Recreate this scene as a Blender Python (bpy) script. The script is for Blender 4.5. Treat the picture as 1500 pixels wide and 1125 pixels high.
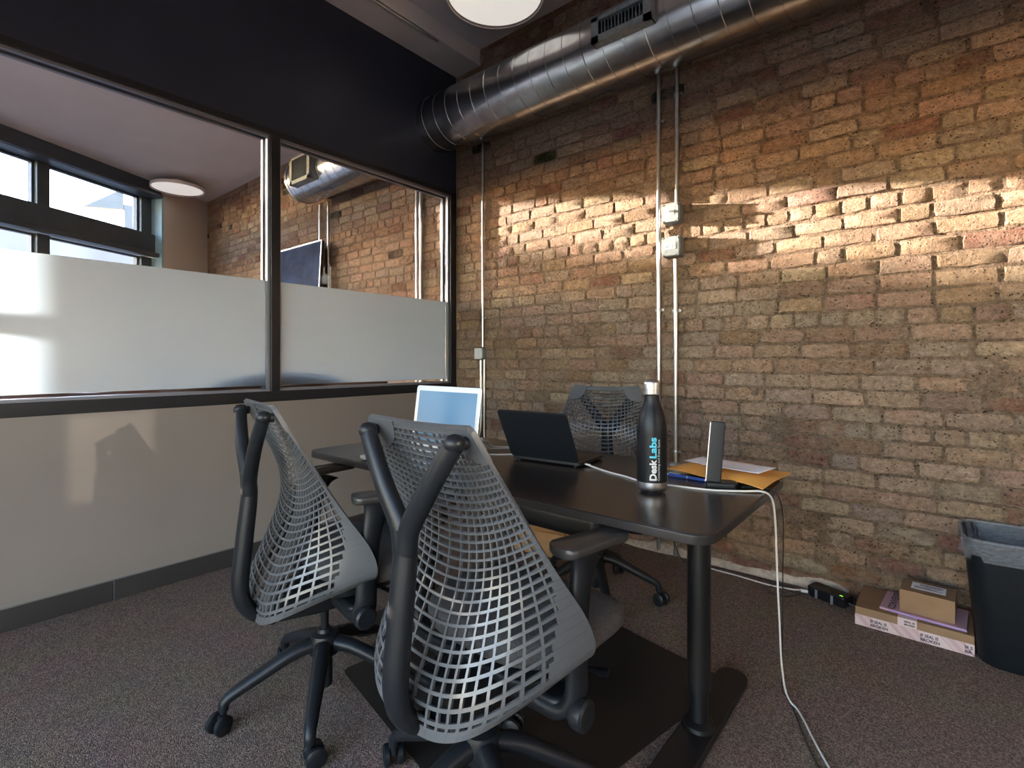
import bpy, bmesh, math, random
import numpy as np
from mathutils import Vector, Matrix, Euler
random.seed(7); RNG = np.random.default_rng(7)
for o in list(bpy.data.objects): bpy.data.objects.remove(o)
SC = bpy.context.scene; COL = SC.collection
# ---------------------------------------------------------------- camera, world, sun, exposure
cd = bpy.data.cameras.new('camera'); cam = bpy.data.objects.new('camera', cd); COL.objects.link(cam)
cd.sensor_width = 36; cd.lens = 18.0; cd.shift_y = -34.5/1500; cd.clip_start = .02; cd.clip_end = 200
cam.location = (3.0757, -3.0011, 1.1628)
cam.rotation_euler = Vector((-.6371, .7708, 0)).to_track_quat('-Z', 'Y').to_euler()
SC.camera = cam
W = bpy.data.worlds.new('sky'); SC.world = W; W.use_nodes = True
wn = W.node_tree.nodes; wl = W.node_tree.links
sky = wn.new('ShaderNodeTexSky'); sky.sky_type = 'NISHITA'; sky.sun_disc = False
sky.sun_elevation = math.radians(9); sky.sun_rotation = math.radians(-101.3)
sky.air_density = 1.0; sky.dust_density = .3; sky.ozone_density = 1.4
wn['Background'].inputs[1].default_value = 2.1
tint = wn.new('ShaderNodeMix'); tint.data_type = 'RGBA'; tint.blend_type = 'MULTIPLY'; tint.inputs[0].default_value = 1
tint.inputs[7].default_value = (1.0, .86, .84, 1)
wl.new(sky.outputs[0], tint.inputs[6]); wl.new(tint.outputs[2], wn['Background'].inputs[0])
SUN_DIR = Vector((1, .20, -.172)).normalized()
sd = bpy.data.lights.new('sun', 'SUN'); sd.energy = 25; sd.color = (1, .87, .69); sd.angle = .011
sun = bpy.data.objects.new('sun', sd); COL.objects.link(sun); sun.location = (-12, -5, 6)
sun.rotation_euler = SUN_DIR.to_track_quat('-Z', 'Y').to_euler()
SC.view_settings.view_transform = 'Standard'; SC.view_settings.look = 'None'
SC.view_settings.gamma = 1; SC.view_settings.use_curve_mapping = False
SC.view_settings.exposure = 1.4
SC.cycles.use_denoising = True
SC.cycles.max_bounces = 16; SC.cycles.diffuse_bounces = 8; SC.cycles.transparent_max_bounces = 16
SC.cycles.transmission_bounces = 8; SC.cycles.glossy_bounces = 6
SC.cycles.sample_clamp_indirect = 6.0; SC.cycles.caustics_reflective = False; SC.cycles.caustics_refractive = False
# ---------------------------------------------------------------- helpers
class MB:
    def __init__(s): s.v = []; s.f = []
    def add(s, v, f):
        b = len(s.v); s.v += [tuple(map(float, p)) for p in v]; s.f += [tuple(b+i for i in q) for q in f]; return s
    def box(s, c, d, rot=None):
        x, y, z = [q/2 for q in d]
        P = [(-x,-y,-z),(x,-y,-z),(x,y,-z),(-x,y,-z),(-x,-y,z),(x,-y,z),(x,y,z),(-x,y,z)]
        if rot is not None:
            R = rot if isinstance(rot, Matrix) else Euler(rot).to_matrix(); P = [R @ Vector(p) for p in P]
        P = [(p[0]+c[0], p[1]+c[1], p[2]+c[2]) for p in P]
        return s.add(P, [(0,3,2,1),(4,5,6,7),(0,1,5,4),(1,2,6,5),(2,3,7,6),(3,0,4,7)])
    def bb(s, x0, x1, y0, y1, z0, z1): return s.box(((x0+x1)/2,(y0+y1)/2,(z0+z1)/2),(abs(x1-x0),abs(y1-y0),abs(z1-z0)))
    def prism(s, poly, z0, z1, M=None):
        n = len(poly); P = [(x,y,z0) for x,y in poly]+[(x,y,z1) for x,y in poly]
        if M is not None: P = [M @ Vector(p) for p in P]
        return s.add(P, [tuple(range(n-1,-1,-1)), tuple(range(n,2*n))]+[(i,(i+1)%n,n+(i+1)%n,n+i) for i in range(n)])
    def tube(s, path, rad, n=10, up=None, caps=True, closed=False):
        P = np.array([tuple(p) for p in path], float); m = len(P)
        R = [rad]*m if np.isscalar(rad) or isinstance(rad, tuple) else list(rad)
        T = np.roll(P,-1,0)-np.roll(P,1,0) if closed else np.gradient(P, axis=0)
        T /= np.linalg.norm(T,axis=1)[:,None]+1e-12
        if up is None:
            a = T[0]; up = np.array([0,0,1.]) if abs(a[2])<.9 else np.array([1.,0,0])
            N = up-a*(up@a); N/=np.linalg.norm(N); NN=[N]
            for i in range(1,m):
                N = NN[-1]-T[i]*(NN[-1]@T[i]); N/=np.linalg.norm(N)+1e-12; NN.append(N)
        else:
            up=np.array(up,float); NN=[]
            for i in range(m):
                N=up-T[i]*(up@T[i]); NN.append(N/(np.linalg.norm(N)+1e-12))
        V=[]
        for i in range(m):
            B=np.cross(T[i],NN[i]); ra,rb=(R[i] if isinstance(R[i],tuple) else (R[i],R[i]))
            for k in range(n):
                g=2*math.pi*k/n; V.append(P[i]+B*ra*math.cos(g)+NN[i]*rb*math.sin(g))
        F=[]; mm = m if closed else m-1
        for i in range(mm):
            j=(i+1)%m
            for k in range(n): F.append((i*n+k,i*n+(k+1)%n,j*n+(k+1)%n,j*n+k))
        if caps and not closed: F += [tuple(range(n-1,-1,-1)), tuple((m-1)*n+k for k in range(n))]
        return s.add(V,F)
    def lathe(s, prof, n=24, c=(0,0,0), M=None, cap=True):
        V=[]; m=len(prof)
        for r,z in prof:
            for k in range(n):
                g=2*math.pi*k/n; V.append(Vector((r*math.cos(g),r*math.sin(g),z)))
        if M is not None: V=[M@p for p in V]
        V=[(p[0]+c[0],p[1]+c[1],p[2]+c[2]) for p in V]
        F=[(i*n+k,i*n+(k+1)%n,(i+1)*n+(k+1)%n,(i+1)*n+k) for i in range(m-1) for k in range(n)]
        if cap and prof[0][0]>1e-5: F.append(tuple(range(n-1,-1,-1)))
        if cap and prof[-1][0]>1e-5: F.append(tuple((m-1)*n+k for k in range(n)))
        return s.add(V,F)
    def cyl(s, p0, p1, r, n=16): return s.tube([p0,p1], r, n)
    def grid(s, G):
        G=np.asarray(G); a,b=G.shape[:2]
        return s.add(G.reshape(-1,3),[(i*b+j,i*b+j+1,(i+1)*b+j+1,(i+1)*b+j) for i in range(a-1) for j in range(b-1)])
    def mesh(s, name, mat, smooth=False, angle=None):
        me=bpy.data.meshes.new(name); me.from_pydata(s.v,[],s.f); me.update()
        if mat is not None: me.materials.append(mat)
        if smooth:
            me.polygons.foreach_set('use_smooth',[True]*len(me.polygons))
            if angle:
                bm=bmesh.new(); bm.from_mesh(me)
                for e in bm.edges:
                    if len(e.link_faces)==2 and e.calc_face_angle(0)>angle: e.smooth=False
                bm.to_mesh(me); bm.free()
        return me
def link(name, me, parent=None, loc=(0,0,0), rz=0, label=None):
    o=bpy.data.objects.new(name, me); COL.objects.link(o); o.location=loc; o.rotation_euler=(0,0,rz)
    if parent is not None: o.parent=parent
    if label: o['label']=label
    return o
def obj(name, mb, mat, parent=None, smooth=False, bevel=0, seg=2, loc=(0,0,0), rz=0, label=None, angle=.6, solid=0):
    o=link(name, mb.mesh(name, mat, smooth, angle if smooth else None), parent, loc, rz, label)
    if solid:
        m=o.modifiers.new('solid','SOLIDIFY'); m.thickness=solid; m.offset=0
    if bevel:
        m=o.modifiers.new('bevel','BEVEL'); m.width=bevel; m.segments=seg; m.limit_method='ANGLE'; m.angle_limit=.6; m.harden_normals=False
        for p in o.data.polygons: p.use_smooth=True
        m2=o.modifiers.new('wn','WEIGHTED_NORMAL'); m2.keep_sharp=True
    return o
def tag(o, label, cat, group=None):
    o['label']=label; o['category']=cat
    if group: o['group']=group
    return o
def thing(name, label, cat, loc=(0,0,0), rz=0, group=None):
    o=bpy.data.objects.new(name,None); COL.objects.link(o); o.location=loc; o.rotation_euler=(0,0,rz); o.empty_display_size=.1
    return tag(o,label,cat,group)
def struct(name, mb, mat, parent=None, **k):
    o=obj(name,mb,mat,parent,**k)
    if parent is None: o['kind']='structure'
    return o
def sempty(name):
    o=bpy.data.objects.new(name,None); COL.objects.link(o); o['kind']='structure'; return o
def dup(root, loc, rz, label, skip=()):
    r=root.copy(); COL.objects.link(r); r.location=loc; r.rotation_euler=(0,0,rz); r['label']=label
    for ch in list(root.children):
        c=ch.copy(); COL.objects.link(c); c.parent=r
        for g in list(ch.children):
            d=g.copy(); COL.objects.link(d); d.parent=c
    return r
def rrect(w,d,r,n=6,c=(0,0)):
    P=[]
    for sx,sy,a0 in ((1,1,0),(-1,1,90),(-1,-1,180),(1,-1,270)):
        for k in range(n+1):
            g=math.radians(a0+90*k/n); P.append((c[0]+sx*(w/2-r)+r*math.cos(g), c[1]+sy*(d/2-r)+r*math.sin(g)))
    return P
def spline(pts, n=40):
    P=np.array(pts,float); m=len(P)
    Q=np.vstack([2*P[0]-P[1],P,2*P[-1]-P[-2]]); out=[]
    for t in np.linspace(0,m-1,n):
        i=min(int(t),m-2); u=t-i; a,b,c,d=Q[i],Q[i+1],Q[i+2],Q[i+3]
        out.append(.5*((2*b)+(-a+c)*u+(2*a-5*b+4*c-d)*u*u+(-a+3*b-3*c+d)*u**3))
    return np.array(out)
def text_geo(body, size, bold=0.0, spacing=1.0):
    cu=bpy.data.curves.new('lettering','FONT'); cu.body=body; cu.size=size; cu.offset=bold; cu.space_character=spacing; cu.resolution_u=3
    o=bpy.data.objects.new('lettering',cu); COL.objects.link(o)
    dg=bpy.context.evaluated_depsgraph_get(); me=bpy.data.meshes.new_from_object(o.evaluated_get(dg))
    V=np.array([tuple(v.co) for v in me.vertices]).reshape(-1,3); F=[tuple(p.vertices) for p in me.polygons]
    bpy.data.objects.remove(o); bpy.data.curves.remove(cu); bpy.data.meshes.remove(me)
    return V,F
# ---------------------------------------------------------------- materials
def mat(name, col, rough=.5, metal=0, noise=0, nscale=20, col2=None, bump=0, bscale=60, spec=None, coat=0, stretch=None):
    m=bpy.data.materials.new(name); m.use_nodes=True; N=m.node_tree.nodes; L=m.node_tree.links; b=N['Principled BSDF']
    b.inputs['Roughness'].default_value=rough; b.inputs['Metallic'].default_value=metal; b.inputs['Base Color'].default_value=(*col,1)
    if spec is not None: b.inputs['Specular IOR Level'].default_value=spec
    if coat: b.inputs['Coat Weight'].default_value=coat; b.inputs['Coat Roughness'].default_value=.1
    tc=N.new('ShaderNodeTexCoord'); vec=tc.outputs['Object']
    if stretch:
        mp=N.new('ShaderNodeMapping'); mp.inputs['Scale'].default_value=stretch; L.new(vec,mp.inputs[0]); vec=mp.outputs[0]
    if noise or col2:
        t=N.new('ShaderNodeTexNoise'); t.inputs['Scale'].default_value=nscale; t.inputs['Detail'].default_value=5; L.new(vec,t.inputs['Vector'])
        r=N.new('ShaderNodeValToRGB'); c2=col2 or tuple(min(1,c*(1+noise)) for c in col); c1=col if col2 else tuple(c*(1-noise) for c in col)
        r.color_ramp.elements[0].position=.35; r.color_ramp.elements[1].position=.65
        r.color_ramp.elements[0].color=(*c1,1); r.color_ramp.elements[1].color=(*c2,1)
        L.new(t.outputs[0],r.inputs[0]); L.new(r.outputs[0],b.inputs['Base Color'])
    if bump:
        t=N.new('ShaderNodeTexNoise'); t.inputs['Scale'].default_value=bscale; t.inputs['Detail'].default_value=4; L.new(vec,t.inputs['Vector'])
        bp=N.new('ShaderNodeBump'); bp.inputs['Strength'].default_value=bump; bp.inputs['Distance'].default_value=.01
        L.new(t.outputs[0],bp.inputs['Height']); L.new(bp.outputs[0],b.inputs['Normal'])
    return m
def masonry(name, source, rough_h=1.0):
    m=bpy.data.materials.new(name); m.use_nodes=True; N=m.node_tree.nodes; L=m.node_tree.links; b=N['Principled BSDF']
    b.inputs['Roughness'].default_value=.93; b.inputs['Specular IOR Level'].default_value=.15
    g=N.new('ShaderNodeNewGeometry'); pos=g.outputs['Position']
    def noise(sc,det,ro=.6):
        t=N.new('ShaderNodeTexNoise'); t.inputs['Scale'].default_value=sc; t.inputs['Detail'].default_value=det; t.inputs['Roughness'].default_value=ro; L.new(pos,t.inputs['Vector']); return t.outputs[0]
    def math2(op,a,bv):
        q=N.new('ShaderNodeMath'); q.operation=op
        for i,x in enumerate((a,bv)):
            if isinstance(x,(int,float)): q.inputs[i].default_value=x
            else: L.new(x,q.inputs[i])
        return q.outputs[0]
    def ramp(f,p0,p1,c0=(0,0,0,1),c1=(1,1,1,1)):
        r=N.new('ShaderNodeValToRGB'); r.color_ramp.elements[0].position=p0; r.color_ramp.elements[1].position=p1
        r.color_ramp.elements[0].color=c0; r.color_ramp.elements[1].color=c1; L.new(f,r.inputs[0]); return r.outputs[0]
    def mix(f,a,bv,t='MIX'):
        q=N.new('ShaderNodeMix'); q.data_type='RGBA'; q.blend_type=t
        if isinstance(f,(int,float)): q.inputs[0].default_value=f
        else: L.new(f,q.inputs[0])
        for i,x in ((6,a),(7,bv)):
            if isinstance(x,tuple): q.inputs[i].default_value=x
            else: L.new(x,q.inputs[i])
        return q.outputs[2]
    if source=='object': o=N.new('ShaderNodeObjectInfo'); base=o.outputs['Color']
    elif source=='attr': o=N.new('ShaderNodeAttribute'); o.attribute_name='brick_color'; base=o.outputs['Color']
    else:
        base=ramp(noise(5,3),.35,.65,(.275,.195,.140,1),(.375,.280,.203,1))
    n1=noise(38,6,.7); n2=noise(9,4); n3=noise(120,4,.75)
    c=mix(ramp(n2,.4,.62), base, mix(.45,base,(.35,.275,.205,1)))
    c=mix(1.0,c,ramp(n1,.28,.72,(.66,.64,.62,1),(1.25,1.24,1.22,1)),'MULTIPLY')
    c=mix(1.0,c,ramp(n3,.30,.70,(.80,.78,.76,1),(1.16,1.16,1.16,1)),'MULTIPLY')
    v=N.new('ShaderNodeTexVoronoi'); v.inputs['Scale'].default_value=62; L.new(pos,v.inputs['Vector'])
    pit=math2('MULTIPLY', ramp(v.outputs['Distance'],.13,.26,(1,1,1,1),(0,0,0,1)), ramp(noise(24,2),.44,.56))
    c=mix(math2('MULTIPLY',pit,.75),c,(.05,.037,.028,1))
    L.new(c,b.inputs['Base Color'])
    n4=noise(52,3,.6)
    h=math2('ADD', math2('ADD',math2('MULTIPLY',n1,1.5),math2('MULTIPLY',n4,.8)), math2('MULTIPLY',n3,.75)); h=math2('SUBTRACT',h,math2('MULTIPLY',pit,.55)); h=math2('ADD',h,math2('MULTIPLY',n2,.4))
    bp=N.new('ShaderNodeBump'); bp.inputs['Strength'].default_value=1.0*rough_h; bp.inputs['Distance'].default_value=.016
    L.new(h,bp.inputs['Height']); L.new(bp.outputs[0],b.inputs['Normal'])
    return m
def glass_mat(name, tint=(.95,.95,.965)):
    m=bpy.data.materials.new(name); m.use_nodes=True; N=m.node_tree.nodes; L=m.node_tree.links
    N.remove(N['Principled BSDF']); t=N.new('ShaderNodeBsdfTransparent'); t.inputs[0].default_value=(*tint,1)
    g=N.new('ShaderNodeBsdfGlossy'); g.inputs['Roughness'].default_value=.0; lw=N.new('ShaderNodeLayerWeight'); lw.inputs[0].default_value=.5
    p5=N.new('ShaderNodeMath'); p5.operation='POWER'; p5.inputs[1].default_value=5; L.new(lw.outputs['Facing'],p5.inputs[0])
    f=N.new('ShaderNodeMath'); f.operation='MULTIPLY_ADD'; f.inputs[1].default_value=.92; f.inputs[2].default_value=.035; L.new(p5.outputs[0],f.inputs[0])
    mx=N.new('ShaderNodeMixShader'); L.new(f.outputs[0],mx.inputs[0]); L.new(t.outputs[0],mx.inputs[1]); L.new(g.outputs[0],mx.inputs[2])
    L.new(mx.outputs[0],N['Material Output'].inputs[0]); return m
def frost_mat(name):
    m=bpy.data.materials.new(name); m.use_nodes=True; N=m.node_tree.nodes; L=m.node_tree.links
    N.remove(N['Principled BSDF']); t=N.new('ShaderNodeBsdfTranslucent'); t.inputs[0].default_value=(.150,.198,.238,1)
    d=N.new('ShaderNodeBsdfDiffuse'); d.inputs[0].default_value=(.32,.38,.45,1)
    g=N.new('ShaderNodeBsdfGlossy'); g.inputs['Roughness'].default_value=.28
    m1=N.new('ShaderNodeMixShader'); m1.inputs[0].default_value=.22; L.new(t.outputs[0],m1.inputs[1]); L.new(d.outputs[0],m1.inputs[2])
    m2=N.new('ShaderNodeMixShader'); m2.inputs[0].default_value=.06; L.new(m1.outputs[0],m2.inputs[1]); L.new(g.outputs[0],m2.inputs[2])
    L.new(m2.outputs[0],N['Material Output'].inputs[0]); return m
def emis(name,col,s):
    m=bpy.data.materials.new(name); m.use_nodes=True; b=m.node_tree.nodes['Principled BSDF']
    b.inputs['Base Color'].default_value=(*col,1); b.inputs['Emission Color'].default_value=(*col,1); b.inputs['Emission Strength'].default_value=s; return m
M={}
M['header']=mat('header_paint',(.021,.026,.046),.42,noise=.06,nscale=3)
M['frame']=mat('black_frame',(.010,.011,.014),.35)
M['frame_side']=mat('frame_stop',(.22,.23,.26),.32,.3)
M['drywall']=mat('taupe_paint',(.225,.192,.168),.30,noise=.03,nscale=2,bump=.02,bscale=120)
M['base']=mat('vinyl_base',(.040,.034,.031),.38,noise=.1,nscale=3)
M['seam']=mat('base_seam',(.16,.15,.14),.5)
M['ceiling']=mat('ceiling_paint',(.66,.63,.64),.8,noise=.04,nscale=2,bump=.05,bscale=30)
M['beige']=mat('beige_paint',(.52,.47,.43),.6,noise=.04,nscale=2)
M['steelblue']=mat('jamb_blue_light',(.30,.47,.58),.5)  # blue of the window light is put into the jamb colour
M['dsteel']=mat('dark_window_steel',(.045,.062,.080),.4,noise=.1,nscale=4)  # lifted towards blue to stand in for lens flare over the steel
M['glass']=glass_mat('clear_glass'); M['frost']=frost_mat('frosted_film')
M['galv']=mat('galvanised',(.52,.53,.54),.24,1,noise=.16,nscale=9,bump=.02,bscale=14)
M['galv2']=mat('conduit_steel',(.55,.57,.58),.30,1,noise=.1,nscale=30)
M['boxsteel']=mat('cast_box',(.25,.29,.31),.5,.5,noise=.12,nscale=40)
M['plate']=mat('white_plate',(.62,.64,.64),.4)
M['blackp']=mat('black_plastic',(.010,.0115,.014),.38,spec=.28,bump=.05,bscale=300)
M['blackg']=mat('black_gloss',(.008,.008,.010),.18)
M['greyp']=mat('web_plastic',(.088,.091,.095),.30,noise=.06,nscale=10)
M['seat']=mat('seat_fabric',(.075,.070,.070),.85,noise=.25,nscale=180,bump=.3,bscale=400)
M['pad']=mat('arm_pad',(.035,.033,.031),.42)
M['desk']=mat('black_brown_veneer',(.017,.013,.0115),.27,col2=(.028,.021,.018),nscale=12,stretch=(1.5,26,26),bump=.03,bscale=20)
M['board']=mat('black_board',(.010,.009,.0085),.5)
M['deskedge']=mat('desk_edge',(.020,.018,.018),.3)
M['blackm']=mat('black_metal',(.006,.006,.007),.38)
M['silver']=mat('aluminium',(.70,.72,.74),.28,.75)
M['screen']=mat('screen_reflection',(.12,.25,.40),.12)  # blue reflection on the laptop screen is put into its base colour
M['keys']=mat('keyboard_black',(.012,.012,.013),.5)
M['steel']=mat('brushed_steel',(.46,.46,.46),.34,1,noise=.15,nscale=6,stretch=(1,1,30))
M['bottle']=mat('matte_black',(.006,.007,.009),.42,spec=.28)
M['cyan']=mat('cyan_ink',(.08,.50,.62),.5); M['whiteink']=mat('pale_ink',(.62,.62,.60),.5)
M['manila']=mat('manila',(.62,.30,.065),.6,noise=.08,nscale=14,bump=.1,bscale=20)
M['paper']=mat('paper',(.80,.77,.79),.7); M['ink']=mat('ink',(.05,.045,.06),.7)
M['cord_w']=mat('white_cord',(.62,.60,.57),.5); M['cord_b']=mat('black_cord',(.012,.012,.012),.5)
M['kraft']=mat('kraft_card',(.25,.145,.075),.75,noise=.08,nscale=12,bump=.05,bscale=60)
M['bagkraft']=mat('brown_bag',(.42,.23,.10),.7,noise=.12,nscale=8,bump=.15,bscale=14)
M['pink']=mat('pink_print',(.50,.30,.36),.5); M['tape']=mat('pale_tape',(.60,.46,.44),.4); M['tapeline']=mat('tape_stripe',(.30,.10,.13),.5)
M['lilac']=mat('lilac_edge',(.30,.20,.42),.5)
M['bin']=mat('bin_plastic',(.007,.009,.012),.45,spec=.22,bump=.03,bscale=200)
M['leather']=mat('brown_leather',(.15,.075,.045),.4,noise=.3,nscale=6,bump=.2,bscale=30)
M['greycush']=mat('grey_upholstery',(.22,.22,.24),.8,noise=.1,nscale=60)
M['tv']=mat('tv_reflection',(.035,.055,.105),.3,spec=0,noise=.35,nscale=3)  # bluish reflection of the windows is coloured in, specular is off
M['green']=emis('green_led',(.25,.9,.05),.8); M['blue']=mat('blue_pen',(.03,.07,.30),.3)
M['lamp']=emis('lamp_diffuser',(1,.95,.88),.24); M['lamprim']=mat('lamp_rim',(.80,.74,.70),.4); M['lamprimdark']=mat('lamp_groove',(.10,.06,.05),.5)
M['plaster']=mat('crumbled_plaster',(.42,.35,.29),.9,noise=.2,nscale=30,bump=.6,bscale=60)
M['facade']=mat('facade',(.16,.17,.19),.8,noise=.2,nscale=.6); M['road']=mat('asphalt',(.10,.10,.10),.9,noise=.2,nscale=2)
M['bwin']=mat('facade_window',(.05,.06,.08),.15)
def liner_mat():
    m=bpy.data.materials.new('clear_liner'); m.use_nodes=True; N=m.node_tree.nodes; L=m.node_tree.links; b=N['Principled BSDF']
    b.inputs['Base Color'].default_value=(.34,.37,.41,1); b.inputs['Roughness'].default_value=.15
    t=N.new('ShaderNodeBsdfTransparent'); mx=N.new('ShaderNodeMixShader'); mx.inputs[0].default_value=.74
    L.new(b.outputs[0],mx.inputs[1]); L.new(t.outputs[0],mx.inputs[2]); L.new(mx.outputs[0],N['Material Output'].inputs[0])
    n=N.new('ShaderNodeTexNoise'); n.inputs['Scale'].default_value=26; bp=N.new('ShaderNodeBump'); bp.inputs['Strength'].default_value=.7; bp.inputs['Distance'].default_value=.02
    L.new(n.outputs[0],bp.inputs['Height']); L.new(bp.outputs[0],b.inputs['Normal']); return m
M['liner']=liner_mat()
def carpet_mat():
    m=bpy.data.materials.new('loop_carpet'); m.use_nodes=True; N=m.node_tree.nodes; L=m.node_tree.links; b=N['Principled BSDF']
    b.inputs['Roughness'].default_value=.95; b.inputs['Specular IOR Level'].default_value=.1
    g=N.new('ShaderNodeNewGeometry'); v=N.new('ShaderNodeTexVoronoi'); v.inputs['Scale'].default_value=270; L.new(g.outputs['Position'],v.inputs['Vector'])
    n=N.new('ShaderNodeTexNoise'); n.inputs['Scale'].default_value=5; L.new(g.outputs['Position'],n.inputs['Vector'])
    sx=N.new('ShaderNodeSeparateColor'); L.new(v.outputs['Color'],sx.inputs[0])
    r=N.new('ShaderNodeValToRGB'); e=r.color_ramp.elements
    e[0].position=0; e[0].color=(.112,.083,.068,1); e[1].position=1; e[1].color=(.40,.295,.228,1)
    q=e.new(.45); q.color=(.190,.139,.111,1); q=e.new(.8); q.color=(.29,.214,.17,1)
    L.new(sx.outputs[0],r.inputs[0]); mx=N.new('ShaderNodeMix'); mx.data_type='RGBA'; mx.blend_type='MULTIPLY'; mx.inputs[0].default_value=.25
    L.new(r.outputs[0],mx.inputs[6]); L.new(n.outputs[1],mx.inputs[7]); L.new(mx.outputs[2],b.inputs['Base Color'])
    bp=N.new('ShaderNodeBump'); bp.inputs['Strength'].default_value=.9; bp.inputs['Distance'].default_value=.004; bp.invert=True
    L.new(v.outputs['Distance'],bp.inputs['Height']); L.new(bp.outputs[0],b.inputs['Normal']); return m
M['carpet']=carpet_mat()
M['brick']=masonry('brick_face','object'); M['brick_far']=masonry('brick_face_joined','attr'); M['mortar']=masonry('mortar','mortar',1.3)
# ---------------------------------------------------------------- room shell (x along the brick wall, y towards it, partition at x=0)
ZC, ZU = 3.518, 3.65
XR, YR = 4.45, -4.5
AW = Vector((.4651,-.8853)); NW = Vector((.8853,.4651)); W0 = Vector((-5.30,0))
def wp(s, z, off=0): q = W0+AW*s+NW*off; return (q.x,q.y,z)
fl = MB(); fl.add([(-5.9,.0,0),(-1.9,-6,0),(XR,-6,0),(XR,.0,0)],[(0,1,2,3)]); struct('floor', fl, M['carpet'])
ce = sempty('ceiling')
c = MB(); c.bb(.27,XR,YR,.2,ZU,ZU+.1); struct('ceiling_slab', c, M['ceiling'], ce)
c = MB(); c.bb(-.115,.27,YR,.2,ZC,ZU+.1); struct('soffit', c, M['ceiling'], ce)
c = MB(); c.add([(-6.0,.2,ZC),(-.115,.2,ZC),(-.115,-6,ZC),(-2.2,-6,ZC),(-6.0,.2,ZC+.1),(-.115,.2,ZC+.1),(-.115,-6,ZC+.1),(-2.2,-6,ZC+.1)],[(0,1,2,3),(7,6,5,4),(0,4,5,1),(1,5,6,2),(2,6,7,3),(3,7,4,0)])
struct('ceiling_slab', c, M['ceiling'], ce)
r = MB(); HY0,HY1,HZ0,HZ1=-2.27,-2.10,1.30,1.52  # opening added out of view to crop the spot's beam into a patch
r.bb(XR,XR+.1,YR,HY0,0,ZU+.1); r.bb(XR,XR+.1,HY1,.2,0,ZU+.1); r.bb(XR,XR+.1,HY0,HY1,0,HZ0); r.bb(XR,XR+.1,HY0,HY1,HZ1,ZU+.1); struct('wall_right', r, M['drywall'])
hl=bpy.data.lights.new('sun_bounce_spot','SPOT'); hl.energy=420; hl.color=(1,.86,.70); hl.shadow_soft_size=.03; hl.spot_size=math.radians(9); hl.spot_blend=.2  # added unseen spot standing in for reflected sun on the left wall
hlo=bpy.data.objects.new('sun_bounce_spot',hl); COL.objects.link(hlo); hlo.location=(9.0,-2.05,2.12); hlo.rotation_euler=(Vector((0,-2.30,.73))-hlo.location).to_track_quat('-Z','Y').to_euler()
# rear wall behind the camera; its unseen glazing is added for fill light
r = MB(); r.bb(-.115,.9,YR-.1,YR,0,ZU+.1); r.bb(4.2,XR,YR-.1,YR,0,ZU+.1); r.bb(.9,4.2,YR-.1,YR,2.55,ZU+.1); r.bb(.9,4.2,YR-.1,YR,0,.12); struct('wall_rear', r, M['drywall'])
w3=sempty('fill_window')
for x0,x1 in ((.9,2.0),(2.0,3.1),(3.1,4.2)):
    c=MB(); c.bb(x0+.04,x1-.04,YR-.056,YR-.05,.16,2.51); obj('glass_pane',c,M['glass'],w3)
    c=MB(); c.bb(x0,x0+.04,YR-.09,YR-.01,.12,2.55); c.bb(x1-.04,x1,YR-.09,YR-.01,.12,2.55); c.bb(x0+.04,x1-.04,YR-.09,YR-.01,.12,.16); c.bb(x0+.04,x1-.04,YR-.09,YR-.01,2.51,2.55); obj('sash_frame',c,M['frame'],w3)
# side wall of the street room
r = MB(); r.bb(-2.3,-.115,-6.1,-6,0,ZC); struct('wall_side', r, M['beige'])
# ---------------------------------------------------------------- brick wall
def fbm(x,z,seed,octs=4,base=1.6):
    rg=np.random.default_rng(seed); out=np.zeros_like(x); a=1.0
    for o in range(octs):
        f=base*2**o
        for k in range(4):
            th=rg.uniform(0,6.28); ph=rg.uniform(0,6.28); ff=f*rg.uniform(.7,1.4)
            out+=a*np.sin(ff*6.28*(x*np.cos(th)+z*np.sin(th))+ph)/4
        a*=.6
    return out
wall = sempty('wall_back')
X0,X1 = -5.9,XR
def smear(x,z):
    n=fbm(x,z,11,4,.9); edge=np.clip((n-.55)/.35,0,1)
    return edge
xs=np.concatenate([np.arange(X0,-.05,.03),np.arange(-.04,X1+.02,.0185)]); zs=np.arange(0,ZU+.1,.0185); GX,GZ=np.meshgrid(xs,zs)
band=np.exp(-((GZ-2.05)/.35)**2)*.35+np.clip(1.3-GZ,0,1)*.35
disp=.0026*fbm(GX,GZ,3,5,3.5)+.0085*np.clip(smear(GX,GZ)+band*np.clip(fbm(GX,GZ,12,4,2.5)+.3,0,1),0,1.2)+RNG.normal(0,.0011,GX.shape)
g=MB(); G=np.stack([GX,-disp,GZ],-1); g.grid(G[:, ::-1]); 
bk=MB(); bk.bb(X0,X1,.04,.3,0,ZU+.1)
struct('mortar_bed', g, M['mortar'], wall, smooth=True); struct('wall_core', bk, M['mortar'], wall)
H=.0785; bricks=[]; z=.0; row=0
PAL={'tan':(.415,.285,.200),'buff':(.455,.340,.248),'grey':(.39,.300,.232),'brown':(.32,.213,.150),'red':(.265,.145,.108),'dark':(.035,.030,.027),'pinkish':(.415,.278,.208)}
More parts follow.
